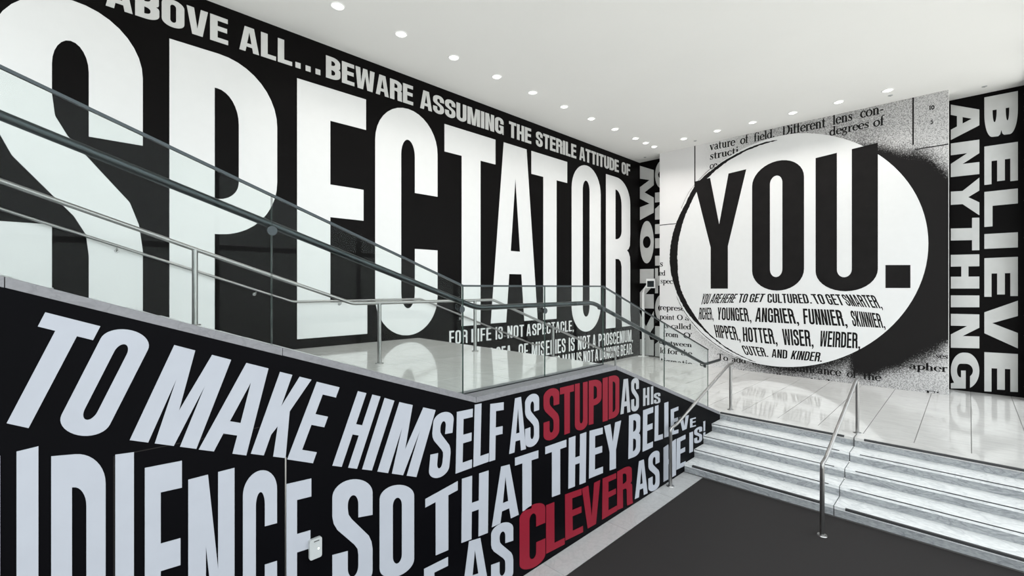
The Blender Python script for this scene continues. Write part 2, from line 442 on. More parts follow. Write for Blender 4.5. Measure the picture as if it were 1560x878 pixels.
def word(wall, plane, at, text, quad, mat, off=0.001, th=0.003, s=.36, b=.14, R=.15, gap=.13, single=False, name='letter', joined=False, label=None, **o):
    ws = [(s if WID.get(c, 1.0) is None else WID.get(c, 1.0)) for c in text]
    if text == '...': gap = s * 1.0
    tot = sum(ws) + gap * (len(text) - 1)
    x = 0; made = []
    mb = MB()
    for c, w in zip(text, ws):
        x0 = x / tot; x1 = (x + w) / tot; x += w + gap
        cc = '_' if (c == '.' and len(text) > 1) else c
        if not joined: mb = MB()
        for loops in glyph(cc, s / w, b, R, **o):
            sheet(mb, plane, at, off, th, loops, lambda gx, gy: bilerp(quad, x0 + (x1 - x0) * gx, gy))
        if not joined:
            ob = mb.build(name, mat, wall)
            if label: ob['label'] = label
            made.append(ob)
    if joined:
        ob = mb.build(name, mat, wall)
        if label: ob['label'] = label
        made.append(ob)
    return made

# ---------------------------------------------------------------- old-style serif, drawn as pen strokes (x, y, width)
TK, TN, SF = .135, .055, .05
def ell(cx, cy, rx, ry, a0, a1, n=12, k=1.0):
    return [(cx + rx * math.cos(math.radians(a0 + (a1 - a0) * i / n)), cy + ry * math.sin(math.radians(a0 + (a1 - a0) * i / n)),
             (TN + (TK - TN) * abs(math.cos(math.radians(a0 + (a1 - a0) * i / n))) ** 1.5) * k) for i in range(n + 1)]
def st(x, y0, y1): return [(x, y0, TK), (x, y1, TK)]
def sf(x0, x1, y): return [(x0, y, SF), (x1, y, SF)]
X = .62
SER = {
 'i': (.34, [st(.17, 0, X), sf(.02, .33, .02), sf(.03, .17, X - .03), [(.10, .86, .13), (.24, .86, .13)]]),
 'l': (.34, [st(.17, 0, 1), sf(.02, .33, .02), sf(.02, .17, .97)]),
 'n': (.68, [st(.17, 0, X), sf(.02, .32, .02), sf(.03, .17, X - .03), ell(.34, .42, .17, .18, 170, 0, 8), st(.51, 0, .42), sf(.38, .66, .02)]),
 'm': (.98, [st(.15, 0, X), sf(.02, .28, .02), sf(.02, .15, X - .03), ell(.31, .42, .15, .18, 170, 0, 8), st(.47, 0, .42), sf(.36, .58, .02), ell(.64, .42, .15, .18, 170, 0, 8), st(.80, 0, .42), sf(.69, .94, .02)]),
 'r': (.48, [st(.17, 0, X), sf(.02, .34, .02), sf(.03, .17, X - .03), [(.20, .44, .05), (.28, .56, .06), (.40, .57, .12), (.44, .52, .12)]]),
 'h': (.68, [st(.17, 0, 1), sf(.02, .32, .02), sf(.02, .17, .97), ell(.34, .42, .17, .18, 170, 0, 8), st(.51, 0, .42), sf(.38, .66, .02)]),
 'u': (.68, [st(.17, .2, X), sf(.02, .17, X - .03), ell(.34, .2, .17, .17, 180, 350, 8), st(.51, 0, X), sf(.38, .51, X - .03), sf(.51, .66, .02)]),
 'o': (.62, [ell(.31, .31, .25, .29, 0, 360, 20)]),
 'c': (.54, [ell(.31, .31, .24, .29, 40, 320, 14), [(.44, .48, .13), (.50, .46, .13)]]),
 'e': (.56, [ell(.30, .31, .23, .29, 0, 320, 16), [(.08, .34, .05), (.54, .34, .05)]]),
 'a': (.58, [[(.08, .46, .12), (.14, .55, .06), (.26, .60, .06), (.38, .54, .10), (.41, .42, TK), (.41, .10, TK), (.50, .03, .06), (.57, .05, .05)], ell(.24, .16, .16, .15, 30, 350, 10, .8), [(.20, .31, .05), (.41, .36, .05)]]),
 's': (.48, [[(.40, .48, .05), (.36, .58, .05), (.22, .60, .06), (.11, .52, .09), (.14, .40, .12), (.34, .26, .13), (.39, .13, .10), (.28, .02, .06), (.12, .03, .05), (.06, .15, .05)], [(.41, .42, .05), (.41, .62, .05)], [(.06, .0, .05), (.06, .19, .05)]]),
 't': (.42, [[(.18, .84, .05), (.18, .62, TK), (.18, .12, TK), (.24, .02, .08), (.36, .05, .05)], sf(.03, .38, X - .03)]),
 'f': (.40, [st(.17, 0, .8), sf(.02, .34, .02), sf(.03, .36, X - .03), [(.17, .8, TK), (.21, .93, .08), (.32, .98, .06), (.42, .92, .12)]]),
 'd': (.66, [ell(.28, .31, .22, .29, 20, 340, 16), st(.49, 0, 1), sf(.36, .49, .97), sf(.49, .63, .02)]),
 'b': (.66, [ell(.36, .31, .22, .29, -160, 160, 16), st(.16, 0, 1), sf(.02, .16, .97)]),
 'p': (.66, [ell(.38, .31, .22, .29, -160, 160, 16), st(.17, -.32, X), sf(.02, .32, -.30), sf(.02, .17, X - .03)]),
 'g': (.60, [ell(.27, .42, .17, .17, 0, 360, 14), [(.36, .55, .05), (.55, .60, .08)], [(.18, .27, .05), (.12, .18, .07), (.24, .12, .11), (.42, .10, .12), (.52, -.02, .10), (.46, -.20, .07), (.26, -.27, .06), (.08, -.18, .08), (.10, -.04, .06), (.24, .04, .05)]]),
 'v': (.60, [[(.10, .6, TK), (.31, .02, TK)], [(.31, .02, .05), (.50, .6, .05)], sf(0, .24, X - .03), sf(.38, .60, X - .03)]),
 'w': (.90, [[(.10, .6, TK), (.28, .02, TK)], [(.28, .02, .05), (.44, .6, .05)], [(.44, .6, TK), (.62, .02, TK)], [(.62, .02, .05), (.80, .6, .05)], sf(0, .24, X - .03), sf(.34, .54, X - .03), sf(.68, .90, X - .03)]),
 'D': (.92, [st(.22, 0, 1), sf(.02, .40, .025), sf(.02, .40, .975), [(.22, .975, .06), (.45, .975, .06), (.66, .88, .10), (.80, .68, .15), (.82, .5, .16), (.80, .32, .15), (.66, .12, .10), (.45, .025, .06), (.22, .025, .06)]]),
 'T': (.84, [st(.42, 0, 1), sf(.26, .58, .025), sf(.04, .80, .97), [(.05, .78, .05), (.06, .98, .05)], [(.79, .78, .05), (.78, .98, .05)]]),
 'O': (.90, [ell(.45, .5, .37, .48, 0, 360, 24, 1.15)]),
 'F': (.78, [st(.20, 0, 1), sf(.02, .38, .025), sf(.02, .72, .97), sf(.20, .52, .52), [(.71, .76, .05), (.70, .98, .05)]]),
 "'": (.20, [[(.14, 1.0, .12), (.07, .72, .05)]]),
 '.': (.24, [[(.05, .07, .14), (.19, .07, .14)]]),
 '-': (.40, [[(.05, .33, .09), (.35, .33, .09)]]),
 '1': (.55, [[(.28, 0, .2), (.28, 1, .2)], [(.05, .06, .12), (.5, .06, .12)], [(.08, .8, .12), (.28, .95, .12)]]),
 '0': (.95, [[(.45 + .32 * math.cos(a * math.pi / 8), .5 + .42 * math.sin(a * math.pi / 8), .2) for a in range(17)]]),
 '5': (.80, [[(.65, .93, .16), (.2, .93, .16), (.15, .55, .16), (.45, .62, .16), (.65, .45, .18), (.6, .15, .18), (.35, .05, .16), (.1, .15, .16)]]),
}
def serif_word(wall, at, text, quad, mat, off=0.001, th=0.001):
    mb = MB(); tot = sum(SER[c][0] for c in text); x = 0
    bold = 1.32
    for c in text:
        w, strokes = SER[c]
        for stv in strokes:
            n = len(stv); pts = []
            for i in range(n):
                p0 = stv[max(i - 1, 0)]; p1 = stv[min(i + 1, n - 1)]
                dx, dy = p1[0] - p0[0], p1[1] - p0[1]; l = math.hypot(dx, dy) or 1
                nx, ny = -dy / l, dx / l; h = stv[i][2] * bold / 2
                pts.append(((stv[i][0] + nx * h, stv[i][1] + ny * h), (stv[i][0] - nx * h, stv[i][1] - ny * h)))
            vs = []; fs = []
            for d in (off + th, off):
                for a, bq in pts:
                    for q in (a, bq):
                        A, Z = bilerp(quad, (x + q[0]) / tot, q[1])
                        vs.append((at - d, A, Z))
            m = 2 * n
            for i in range(n - 1):
                k = 2 * i
                fs.append((k, k + 1, k + 3, k + 2))
                fs.append((k, k + 2, m + k + 2, m + k)); fs.append((k + 1, m + k + 1, m + k + 3, k + 3))
            fs.append((0, m, m + 1, 1)); fs.append((m - 2, m - 1, 2 * m - 1, 2 * m - 2))
            mb.add(vs, fs)
        x += w
    return mb.build('printed_word', mat, wall)

LETTERING = {
 'HEADER': [
  ('ABOVE',[(0.482,7.755),(2.001,7.755),(2.001,7.33),(0.482,7.33)]),
  ('ALL',[(2.171,7.755),(3.022,7.755),(3.022,7.33),(2.171,7.33)]),
  ('...',[(3.079,7.755),(3.533,7.755),(3.533,7.33),(3.079,7.33)]),
  ('BEWARE',[(3.639,7.755),(5.576,7.755),(5.576,7.33),(3.639,7.33)]),
  ('ASSUMING',[(5.764,7.755),(8.36,7.755),(8.36,7.33),(5.764,7.33)]),
  ('THE',[(8.565,7.755),(9.437,7.755),(9.437,7.33),(8.565,7.33)]),
  ('STERILE',[(9.638,7.755),(11.522,7.755),(11.522,7.33),(9.638,7.33)]),
  ('ATTITUDE',[(11.686,7.755),(13.981,7.755),(13.981,7.33),(11.686,7.33)]),
  ('OF',[(14.175,7.755),(14.751,7.755),(14.751,7.33),(14.175,7.33)]),
 ],
 'SMALL': [
  ('FOR',[(6.577,2.258),(7.13,2.258),(7.13,1.93),(6.577,1.93)]),
  ('LIFE',[(7.256,2.258),(7.914,2.258),(7.914,1.93),(7.256,1.93)]),
  ('IS',[(8.074,2.258),(8.332,2.258),(8.332,1.93),(8.074,1.93)]),
  ('NOT',[(8.506,2.258),(9.142,2.258),(9.142,1.93),(8.506,1.93)]),
  ('A',[(9.248,2.258),(9.428,2.258),(9.428,1.93),(9.248,1.93)]),
  ('SPECTACLE,',[(9.486,2.258),(11.398,2.258),(11.398,1.93),(9.486,1.93)]),
  ('A',[(7.814,1.734),(8.018,1.734),(8.018,1.31),(7.814,1.31)]),
  ('SEA',[(8.088,1.734),(8.642,1.734),(8.642,1.31),(8.088,1.31)]),
  ('OF',[(8.933,1.734),(9.309,1.734),(9.309,1.31),(8.933,1.31)]),
  ('MISERIES',[(9.464,1.734),(10.985,1.734),(10.985,1.31),(9.464,1.31)]),
  ('IS',[(11.15,1.734),(11.441,1.734),(11.441,1.31),(11.15,1.31)]),
  ('NOT',[(11.614,1.734),(12.27,1.734),(12.27,1.31),(11.614,1.31)]),
  ('A',[(12.413,1.734),(12.576,1.734),(12.576,1.31),(12.413,1.31)]),
  ('PROSCENIUM,',[(12.746,1.734),(14.935,1.734),(14.935,1.31),(12.746,1.31)]),
  ('SCREAMING',[(9.355,1.24),(10.719,1.24),(10.719,0.851),(9.355,0.851)]),
  ('MAN',[(10.845,1.24),(11.441,1.24),(11.441,0.851),(10.845,0.851)]),
  ('IS',[(11.549,1.24),(11.793,1.24),(11.793,0.851),(11.549,0.851)]),
  ('NOT',[(11.901,1.24),(12.468,1.24),(12.468,0.851),(11.901,0.851)]),
  ('A',[(12.546,1.24),(12.727,1.24),(12.727,0.851),(12.546,0.851)]),
  ('DANCING',[(12.822,1.24),(14.011,1.24),(14.011,0.851),(12.822,0.851)]),
  ('BEAR.',[(14.11,1.24),(14.935,1.24),(14.935,0.851),(14.11,0.851)]),
 ],
 'BIG': [
  ('P',[(1.217,7.14),(2.768,7.14),(2.768,1.9),(1.217,1.9)]),
  ('E',[(3.108,7.14),(4.462,7.14),(4.462,2.345),(3.108,2.345)]),
  ('C',[(4.666,7.22),(6.238,7.22),(6.238,2.24),(4.666,2.24)]),
  ('T',[(6.435,7.14),(8.069,7.14),(8.069,2.35),(6.435,2.35)]),
  ('A',[(7.903,7.14),(9.713,7.14),(9.713,2.36),(7.903,2.36)]),
  ('T',[(9.447,7.14),(11.069,7.14),(11.069,2.35),(9.447,2.35)]),
  ('O',[(11.291,7.22),(12.868,7.22),(12.868,1.86),(11.291,1.86)]),
  ('R',[(13.181,7.14),(14.751,7.14),(14.751,1.883),(13.181,1.883)]),
 ],
 'LOW': [
  ('T',[(-0.05,3.169),(0.176,3.078),(-0.051,2.51),(-0.255,2.62)]),
  ('O',[(0.209,3.087),(0.429,3.0),(0.184,2.41),(-0.018,2.509)]),
  ('M',[(0.528,2.936),(0.847,2.805),(0.646,2.24),(0.308,2.378)]),
  ('A',[(0.859,2.805),(1.166,2.683),(0.94,2.12),(0.659,2.232)]),
  ('K',[(1.163,2.68),(1.398,2.587),(1.197,2.033),(0.969,2.124)]),
  ('E',[(1.432,2.567),(1.614,2.495),(1.398,1.94),(1.213,2.019)]),
  ('H',[(1.771,2.439),(1.977,2.359),(1.763,1.793),(1.555,1.877)]),
  ('I',[(2.017,2.34),(2.112,2.299),(1.897,1.741),(1.808,1.776)]),
  ('M',[(2.163,2.277),(2.554,2.131),(2.34,1.554),(1.948,1.717)]),
  ('S',[(2.537,2.103),(2.78,2.081),(2.707,1.465),(2.47,1.485)]),
  ('E',[(2.811,2.063),(3.016,2.057),(2.999,1.454),(2.795,1.453)]),
  ('L',[(3.043,2.092),(3.252,2.088),(3.234,1.454),(3.023,1.454)]),
  ('F',[(3.258,2.061),(3.456,2.045),(3.446,1.443),(3.243,1.451)]),
  ('A',[(3.577,2.056),(3.785,2.057),(3.811,1.443),(3.541,1.455)]),
  ('S',[(3.797,2.055),(4.038,2.061),(4.038,1.45),(3.797,1.441)]),
  ('S',[(4.118,2.069),(4.414,2.067),(4.414,1.441),(4.118,1.44)],'R'),
  ('T',[(4.429,2.049),(4.711,2.047),(4.711,1.444),(4.431,1.445)],'R'),
  ('U',[(4.733,2.05),(5.009,2.042),(5.009,1.418),(4.733,1.431)],'R'),
  ('P',[(5.037,2.048),(5.341,2.033),(5.328,1.437),(5.037,1.456)],'R'),
  ('I',[(5.365,2.035),(5.491,2.036),(5.491,1.423),(5.365,1.429)],'R'),
  ('D',[(5.514,2.039),(5.788,2.033),(5.788,1.424),(5.514,1.432)],'R'),
  ('A',[(5.841,1.949),(6.097,1.932),(6.097,1.426),(5.823,1.442)],'G'),
  ('S',[(6.123,1.921),(6.348,1.909),(6.348,1.405),(6.123,1.411)],'G'),
  ('H',[(6.478,1.719),(6.675,1.709),(6.675,1.427),(6.478,1.442)],'G'),
  ('I',[(6.726,1.709),(6.801,1.705),(6.801,1.419),(6.726,1.426)],'G'),
  ('S',[(6.825,1.583),(7.04,1.566),(7.04,1.392),(6.825,1.411)],'G'),
  ('U',[(-0.297,2.413),(-0.076,2.436),(-0.076,1.047),(-0.297,1.081)]),
  ('D',[(-0.027,2.368),(0.199,2.337),(0.199,0.991),(-0.027,1.031)]),
  ('I',[(0.242,2.307),(0.328,2.3),(0.328,0.973),(0.242,0.977)]),
  ('E',[(0.38,2.189),(0.568,2.183),(0.568,0.937),(0.38,0.951)]),
  ('N',[(0.602,2.05),(0.867,2.053),(0.867,0.904),(0.602,0.931)]),
  ('C',[(0.919,1.996),(1.142,1.98),(1.142,0.868),(0.919,0.89)]),
  ('E',[(1.207,1.836),(1.39,1.824),(1.39,0.827),(1.207,0.844)]),
  ('S',[(1.555,1.754),(1.903,1.678),(1.903,0.758),(1.555,0.798)]),
  ('O',[(1.969,1.584),(2.316,1.501),(2.316,0.699),(1.969,0.755)]),
  ('T',[(2.438,1.319),(2.821,1.372),(2.821,0.725),(2.44,0.749)]),
  ('H',[(2.875,1.378),(3.234,1.36),(3.224,0.702),(2.868,0.736)]),
  ('A',[(3.343,1.357),(3.621,1.331),(3.692,0.729),(3.281,0.739)]),
  ('T',[(3.632,1.388),(4.024,1.374),(4.024,0.716),(3.636,0.759)]),
  ('T',[(4.15,1.383),(4.555,1.374),(4.555,0.711),(4.15,0.752)]),
  ('H',[(4.606,1.381),(4.981,1.374),(4.967,0.709),(4.596,0.738)]),
  ('E',[(5.055,1.374),(5.365,1.35),(5.365,0.717),(5.041,0.736)]),
  ('Y',[(5.399,1.36),(5.841,1.35),(5.841,0.675),(5.399,0.716)]),
  ('B',[(6.06,1.377),(6.399,1.365),(6.387,0.706),(6.041,0.731)]),
  ('E',[(6.478,1.376),(6.801,1.372),(6.781,0.724),(6.462,0.732)]),
  ('L',[(6.859,1.371),(7.126,1.366),(7.126,0.776),(6.842,0.803)]),
  ('I',[(7.18,1.364),(7.325,1.359),(7.325,0.773),(7.18,0.785)]),
  ('E',[(7.412,1.211),(7.701,1.209),(7.695,0.745),(7.412,0.77)]),
  ('V',[(7.742,1.012),(8.119,0.976),(8.119,0.745),(7.773,0.751)]),
  ('E',[(8.174,0.896),(8.42,0.875),(8.42,0.708),(8.174,0.733)]),
  ('E',[(2.424,0.67),(2.702,0.666),(2.699,0.049),(2.424,0.086)]),
  ('A',[(2.879,0.728),(3.206,0.675),(3.24,0.111),(2.875,0.192)]),
  ('S',[(3.271,0.754),(3.604,0.704),(3.604,0.029),(3.271,0.089)]),
  ('C',[(3.706,0.772),(4.15,0.752),(4.15,-0.006),(3.706,0.057)],'R'),
  ('L',[(4.165,0.676),(4.514,0.645),(4.522,0.063),(4.165,0.09)],'R'),
  ('E',[(4.528,0.688),(4.874,0.653),(4.902,0.071),(4.535,0.103)],'R'),
  ('V',[(4.884,0.65),(5.303,0.638),(5.303,0.065),(4.913,0.081)],'R'),
  ('E',[(5.365,0.64),(5.705,0.618),(5.726,0.065),(5.351,0.074)],'R'),
  ('R',[(5.735,0.629),(6.131,0.638),(6.159,0.03),(5.735,0.073)],'R'),
  ('A',[(6.269,0.619),(6.581,0.598),(6.62,0.035),(6.23,0.07)]),
  ('S',[(6.645,0.639),(7.013,0.646),(7.013,-0.008),(6.645,0.026)]),
  ('H',[(7.154,0.623),(7.607,0.663),(7.607,0.035),(7.154,0.053)]),
  ('E',[(7.637,0.655),(7.983,0.652),(7.983,0.097),(7.619,0.119)]),
  ('I',[(8.146,0.647),(8.3,0.636),(8.3,0.269),(8.146,0.277)]),
  ('S',[(8.354,0.67),(8.707,0.66),(8.707,0.353),(8.354,0.389)]),
  ('!',[(8.765,0.723),(8.854,0.717),(8.854,0.451),(8.765,0.452)]),
 ],
 'YOU': [
  ('Y',[(6.397,6.771),(4.79,6.889),(4.79,3.25),(6.397,3.245)]),
  ('O',[(4.627,6.938),(3.274,7.017),(3.274,3.199),(4.627,3.191)]),
  ('U',[(2.998,6.87),(1.647,6.994),(1.647,3.193),(2.998,3.183)]),
  ('.',[(1.496,3.859),(1.019,3.843),(1.019,3.278),(1.496,3.277)]),
 ],
 'SUB': [
  ('YOU',[(6.093,3.082),(5.836,3.085),(5.942,2.756),(6.186,2.725)]),
  ('ARE',[(5.774,3.085),(5.46,3.089),(5.6,2.79),(5.894,2.772)]),
  ('HERE',[(5.428,3.089),(5.023,3.094),(5.165,2.81),(5.576,2.79)]),
  ('TO',[(4.974,3.094),(4.719,3.097),(4.8,2.824),(5.032,2.813)]),
  ('GET',[(4.663,3.098),(4.255,3.102),(4.349,2.853),(4.714,2.83)]),
  ('CULTURED.',[(4.206,3.103),(3.152,3.106),(3.08,2.841),(4.206,2.834)]),
  ('TO',[(3.123,3.106),(2.85,3.109),(2.762,2.829),(2.991,2.831)]),
  ('GET',[(2.797,3.11),(2.456,3.105),(2.34,2.808),(2.693,2.822)]),
  ('SMARTER,',[(2.433,3.106),(1.674,3.091),(1.547,2.754),(2.274,2.802)]),
  ('RICHER,',[(6.211,2.625),(5.812,2.638),(5.765,2.248),(6.251,2.237)]),
  ('YOUNGER,',[(5.637,2.654),(4.714,2.665),(4.642,2.251),(5.656,2.258)]),
  ('ANGRIER,',[(4.503,2.681),(3.503,2.688),(3.39,2.255),(4.545,2.256)]),
  ('FUNNIER,',[(3.305,2.695),(2.366,2.686),(2.274,2.259),(3.28,2.261)]),
  ('SKINNIER,',[(2.225,2.683),(1.577,2.622),(1.493,2.261),(2.16,2.266)]),
  ('HIPPER,',[(5.765,2.093),(5.063,2.078),(4.952,1.643),(5.684,1.697)]),
  ('HOTTER,',[(4.9,2.074),(4.025,2.085),(3.934,1.627),(4.878,1.635)]),
  ('WISER,',[(3.828,2.089),(3.08,2.104),(3.044,1.644),(3.778,1.628)]),
  ('WEIRDER,',[(2.878,2.101),(2.01,2.105),(2.01,1.693),(2.909,1.665)]),
  ('CUTER.',[(4.944,1.514),(4.247,1.496),(4.178,1.235),(4.813,1.23)]),
  ('AND',[(4.085,1.48),(3.685,1.489),(3.693,1.235),(4.093,1.235)]),
  ('KINDER.',[(3.548,1.489),(2.815,1.508),(2.857,1.246),(3.609,1.236)]),
 ],
 'SERIF': [
  ('vature',[(5.889,7.973),(5.118,7.966),(5.118,7.685),(5.889,7.692)]),
  ('of',[(4.961,7.96),(4.73,7.962),(4.73,7.691),(4.961,7.681)]),
  ('field.',[(4.578,7.941),(4.019,7.945),(4.019,7.689),(4.578,7.678)]),
  ('Different',[(3.826,7.976),(2.764,7.972),(2.764,7.673),(3.826,7.684)]),
  ('lens',[(2.612,7.982),(2.169,7.978),(2.169,7.703),(2.612,7.69)]),
  ('con-',[(2.009,7.996),(1.526,7.994),(1.526,7.72),(2.009,7.714)]),
  ('structi',[(5.889,7.648),(5.01,7.65),(5.01,7.417),(5.889,7.394)]),
  ('degrees',[(2.676,7.651),(1.824,7.662),(1.824,7.431),(2.676,7.404)]),
  ('of',[(1.738,7.669),(1.519,7.68),(1.519,7.419),(1.738,7.418)]),
  ('co',[(5.889,7.329),(5.652,7.336),(5.652,7.095),(5.889,7.085)]),
  ('10',[(0.684,7.667),(0.58,7.654),(0.58,7.557),(0.684,7.57)]),
  ('5',[(0.66,7.312),(0.603,7.31),(0.603,7.217),(0.66,7.215)]),
  ('s',[(7.611,4.242),(7.484,4.237),(7.484,4.006),(7.611,4.01)]),
  ('ed',[(7.627,3.896),(7.401,3.876),(7.401,3.694),(7.627,3.708)]),
  ('spec',[(7.59,3.623),(7.134,3.598),(7.134,3.404),(7.59,3.425)]),
  ('represe',[(7.611,2.708),(6.712,2.684),(6.712,2.494),(7.611,2.5)]),
  ('point',[(7.611,2.386),(7.074,2.369),(7.074,2.176),(7.611,2.178)]),
  ('O',[(6.983,2.364),(6.785,2.358),(6.785,2.182),(6.983,2.186)]),
  ('a',[(6.712,2.375),(6.542,2.369),(6.542,2.185),(6.712,2.185)]),
  ('is',[(7.469,2.087),(7.287,2.082),(7.287,1.877),(7.469,1.885)]),
  ('called',[(7.185,2.073),(6.494,2.079),(6.494,1.891),(7.185,1.879)]),
  ('from',[(7.484,1.786),(6.933,1.775),(6.933,1.588),(7.484,1.594)]),
  ("O'",[(6.76,1.778),(6.471,1.775),(6.471,1.597),(6.76,1.587)]),
  ('between',[(7.521,1.477),(6.471,1.47),(6.471,1.305),(7.521,1.295)]),
  ('ld',[(7.6,1.199),(7.391,1.209),(7.391,0.998),(7.6,1.001)]),
  ('for',[(7.329,1.2),(6.933,1.204),(6.933,1.012),(7.329,1.004)]),
  ('the',[(6.859,1.206),(6.471,1.211),(6.471,1.014),(6.859,1.005)]),
  ('tigmatic',[(7.584,0.869),(6.471,0.859),(6.471,0.657),(7.584,0.646)]),
  ('To',[(5.656,1.184),(5.323,1.18),(5.323,0.981),(5.656,0.981)]),
  ('add',[(5.21,1.174),(4.792,1.167),(4.792,0.964),(5.21,0.971)]),
  ('to',[(4.642,1.147),(4.411,1.141),(4.411,0.965),(4.642,0.969)]),
  ('the',[(4.267,1.135),(3.887,1.126),(3.887,0.95),(4.267,0.946)]),
  ('significance',[(3.789,1.137),(2.423,1.139),(2.423,0.911),(3.789,0.909)]),
  ('of',[(2.29,1.119),(2.089,1.121),(2.089,0.906),(2.29,0.91)]),
  ('the',[(1.953,1.107),(1.583,1.106),(1.583,0.901),(1.953,0.898)]),
  ('it',[(4.966,0.804),(4.835,0.807),(4.835,0.645),(4.966,0.641)]),
  ('all',[(4.085,0.791),(3.848,0.796),(3.848,0.638),(4.085,0.631)]),
  ('which',[(3.353,0.769),(2.574,0.788),(2.574,0.604),(3.353,0.581)]),
  ('ses',[(0.567,1.741),(0.349,1.74),(0.349,1.603),(0.567,1.602)]),
  ('apher',[(1.041,1.465),(0.357,1.476),(0.357,1.293),(1.041,1.286)]),
  ('Fi',[(0.748,0.803),(0.491,0.813),(0.491,0.651),(0.748,0.634)]),
 ],
 'KNOW': [
  ('W',[(8.691,5.805),(8.691,7.833),(8.134,7.803),(8.134,5.788)]),
  ('O',[(8.691,4.179),(8.691,5.748),(8.134,5.732),(8.134,4.174)]),
  ('N',[(8.691,2.505),(8.691,3.966),(8.134,3.961),(8.134,2.51)]),
  ('K',[(8.691,0.769),(8.691,2.377),(8.134,2.383),(8.134,0.785)]),
  ('G',[(8.082,6.876),(8.082,7.872),(7.553,7.845),(7.553,6.855)]),
  ('N',[(8.082,5.751),(8.082,6.737),(7.553,6.717),(7.553,5.737)]),
  ('I',[(8.082,5.232),(8.082,5.584),(7.553,5.57),(7.553,5.22)]),
  ('H',[(8.082,4.076),(8.082,5.071),(7.553,5.061),(7.553,4.071)]),
  ('T',[(8.082,3.071),(8.082,3.98),(7.553,3.976),(7.553,3.072)]),
  ('O',[(8.082,2.042),(8.082,3.023),(7.553,3.025),(7.553,2.049)]),
  ('N',[(8.082,0.773),(8.082,1.874),(7.553,1.883),(7.553,0.788)]),
 ],
 'BEL': [
  ('B',[(-0.797,7.846),(-0.797,6.847),(-0.258,6.887),(-0.258,7.854)]),
  ('E',[(-0.797,6.669),(-0.797,5.775),(-0.258,5.77),(-0.258,6.674)]),
  ('L',[(-0.797,5.588),(-0.797,4.755),(-0.258,4.744),(-0.258,5.584)]),
  ('I',[(-0.797,4.572),(-0.797,4.221),(-0.258,4.218),(-0.258,4.572)]),
  ('E',[(-0.797,4.003),(-0.797,3.094),(-0.258,3.086),(-0.258,3.994)]),
  ('V',[(-0.797,2.986),(-0.797,1.881),(-0.258,1.9),(-0.258,2.987)]),
  ('E',[(-0.797,1.75),(-0.797,0.869),(-0.258,0.817),(-0.258,1.739)]),
  ('A',[(-0.174,7.825),(-0.174,6.969),(0.322,6.965),(0.322,7.847)]),
  ('N',[(-0.174,6.862),(-0.174,6.03),(0.322,6.04),(0.322,6.877)]),
  ('Y',[(-0.174,5.943),(-0.174,5.034),(0.322,5.043),(0.322,5.983)]),
  ('T',[(-0.174,4.977),(-0.174,4.191),(0.322,4.209),(0.322,5.01)]),
  ('H',[(-0.174,4.093),(-0.174,3.266),(0.322,3.264),(0.322,4.103)]),
  ('I',[(-0.174,3.098),(-0.174,2.814),(0.322,2.798),(0.322,3.094)]),
  ('N',[(-0.174,2.641),(-0.174,1.821),(0.322,1.79),(0.322,2.635)]),
  ('G',[(-0.174,1.71),(-0.174,0.847),(0.322,0.776),(0.322,1.675)]),
 ],
}
# ================================================================ THE SHELL
ZU = 0.75          # upper lobby floor
ZL = 2.165         # landing of the upper stair
ZC = 7.95          # ceiling
YW = 8.71          # big lettered wall
YS = 3.60          # face of the stair wall
YG = -0.90         # glazed side
XB = -3.0          # back of the modelled lobby
UP0, UP1 = 3.04, 5.72   # landing extent along x
RU, GO = 0.1415, 0.386  # riser, going of the upper stair

c = struct(MB().box(XB, 15.95, YG, YW + 0.2, ZC, ZC + 0.15).build('ceiling', M['ceiling']), 'flat white plaster ceiling with rows of recessed downlights', 'ceiling')
wl = struct(MB().box(XB, 15.95, YW, YW + 0.2, -0.1, ZC).build('wall_left', M['black']), 'tall black side wall covered in giant white capitals above the landing', 'wall')
wbl = struct(MB().box(15.42, 15.72, 7.62, YW, 0.0, ZC).build('wall_back_left', M['black']), 'narrow black end wall with sideways pale capitals left of the round printed wall', 'wall')
wbr = struct(MB().box(15.75, 15.95, YG, 7.9, 0.0, ZC).build('wall_back_right', M['black']), 'black end wall at the right edge with two rows of sideways capitals', 'wall')
wy = MB()
wy.box(14.85, 15.2, 0.343, 7.61, ZU, ZC)
wy = wy.build('wall_back', [M['print'], M['plaster']])
for p in wy.data.polygons:
    if p.normal.x > -0.9: p.material_index = 1
struct(wy, 'projecting wall printed with an enlarged book page, black spray and a white disc', 'wall')

# ---- lower floor, carpet, marble border
struct(MB().box(XB, 9.6, YG, YW, -0.12, -0.012).build('floor', M['grout']), 'lower lobby floor slab under the carpet and its marble border', 'floor')
fl = bpy.data.objects['floor']
js = [XB, -1.4, 0.0, 1.37, 2.74, 4.108, 5.481, 6.823, 7.682, 7.915]
for a, b in zip(js[:-1], js[1:]):
    MB().box(a + .003, b - .003, 3.262, YS - .002, -0.012, 0.0).build('border_tile', M['border'], fl)
cp = MB().box(XB + .02, 7.905, YG + .05, 3.255, -0.012, 0.0).build('carpet', M['carpet'])
tag(cp, 'charcoal carpet covering the lower lobby floor at the foot of the marble steps', 'carpet')

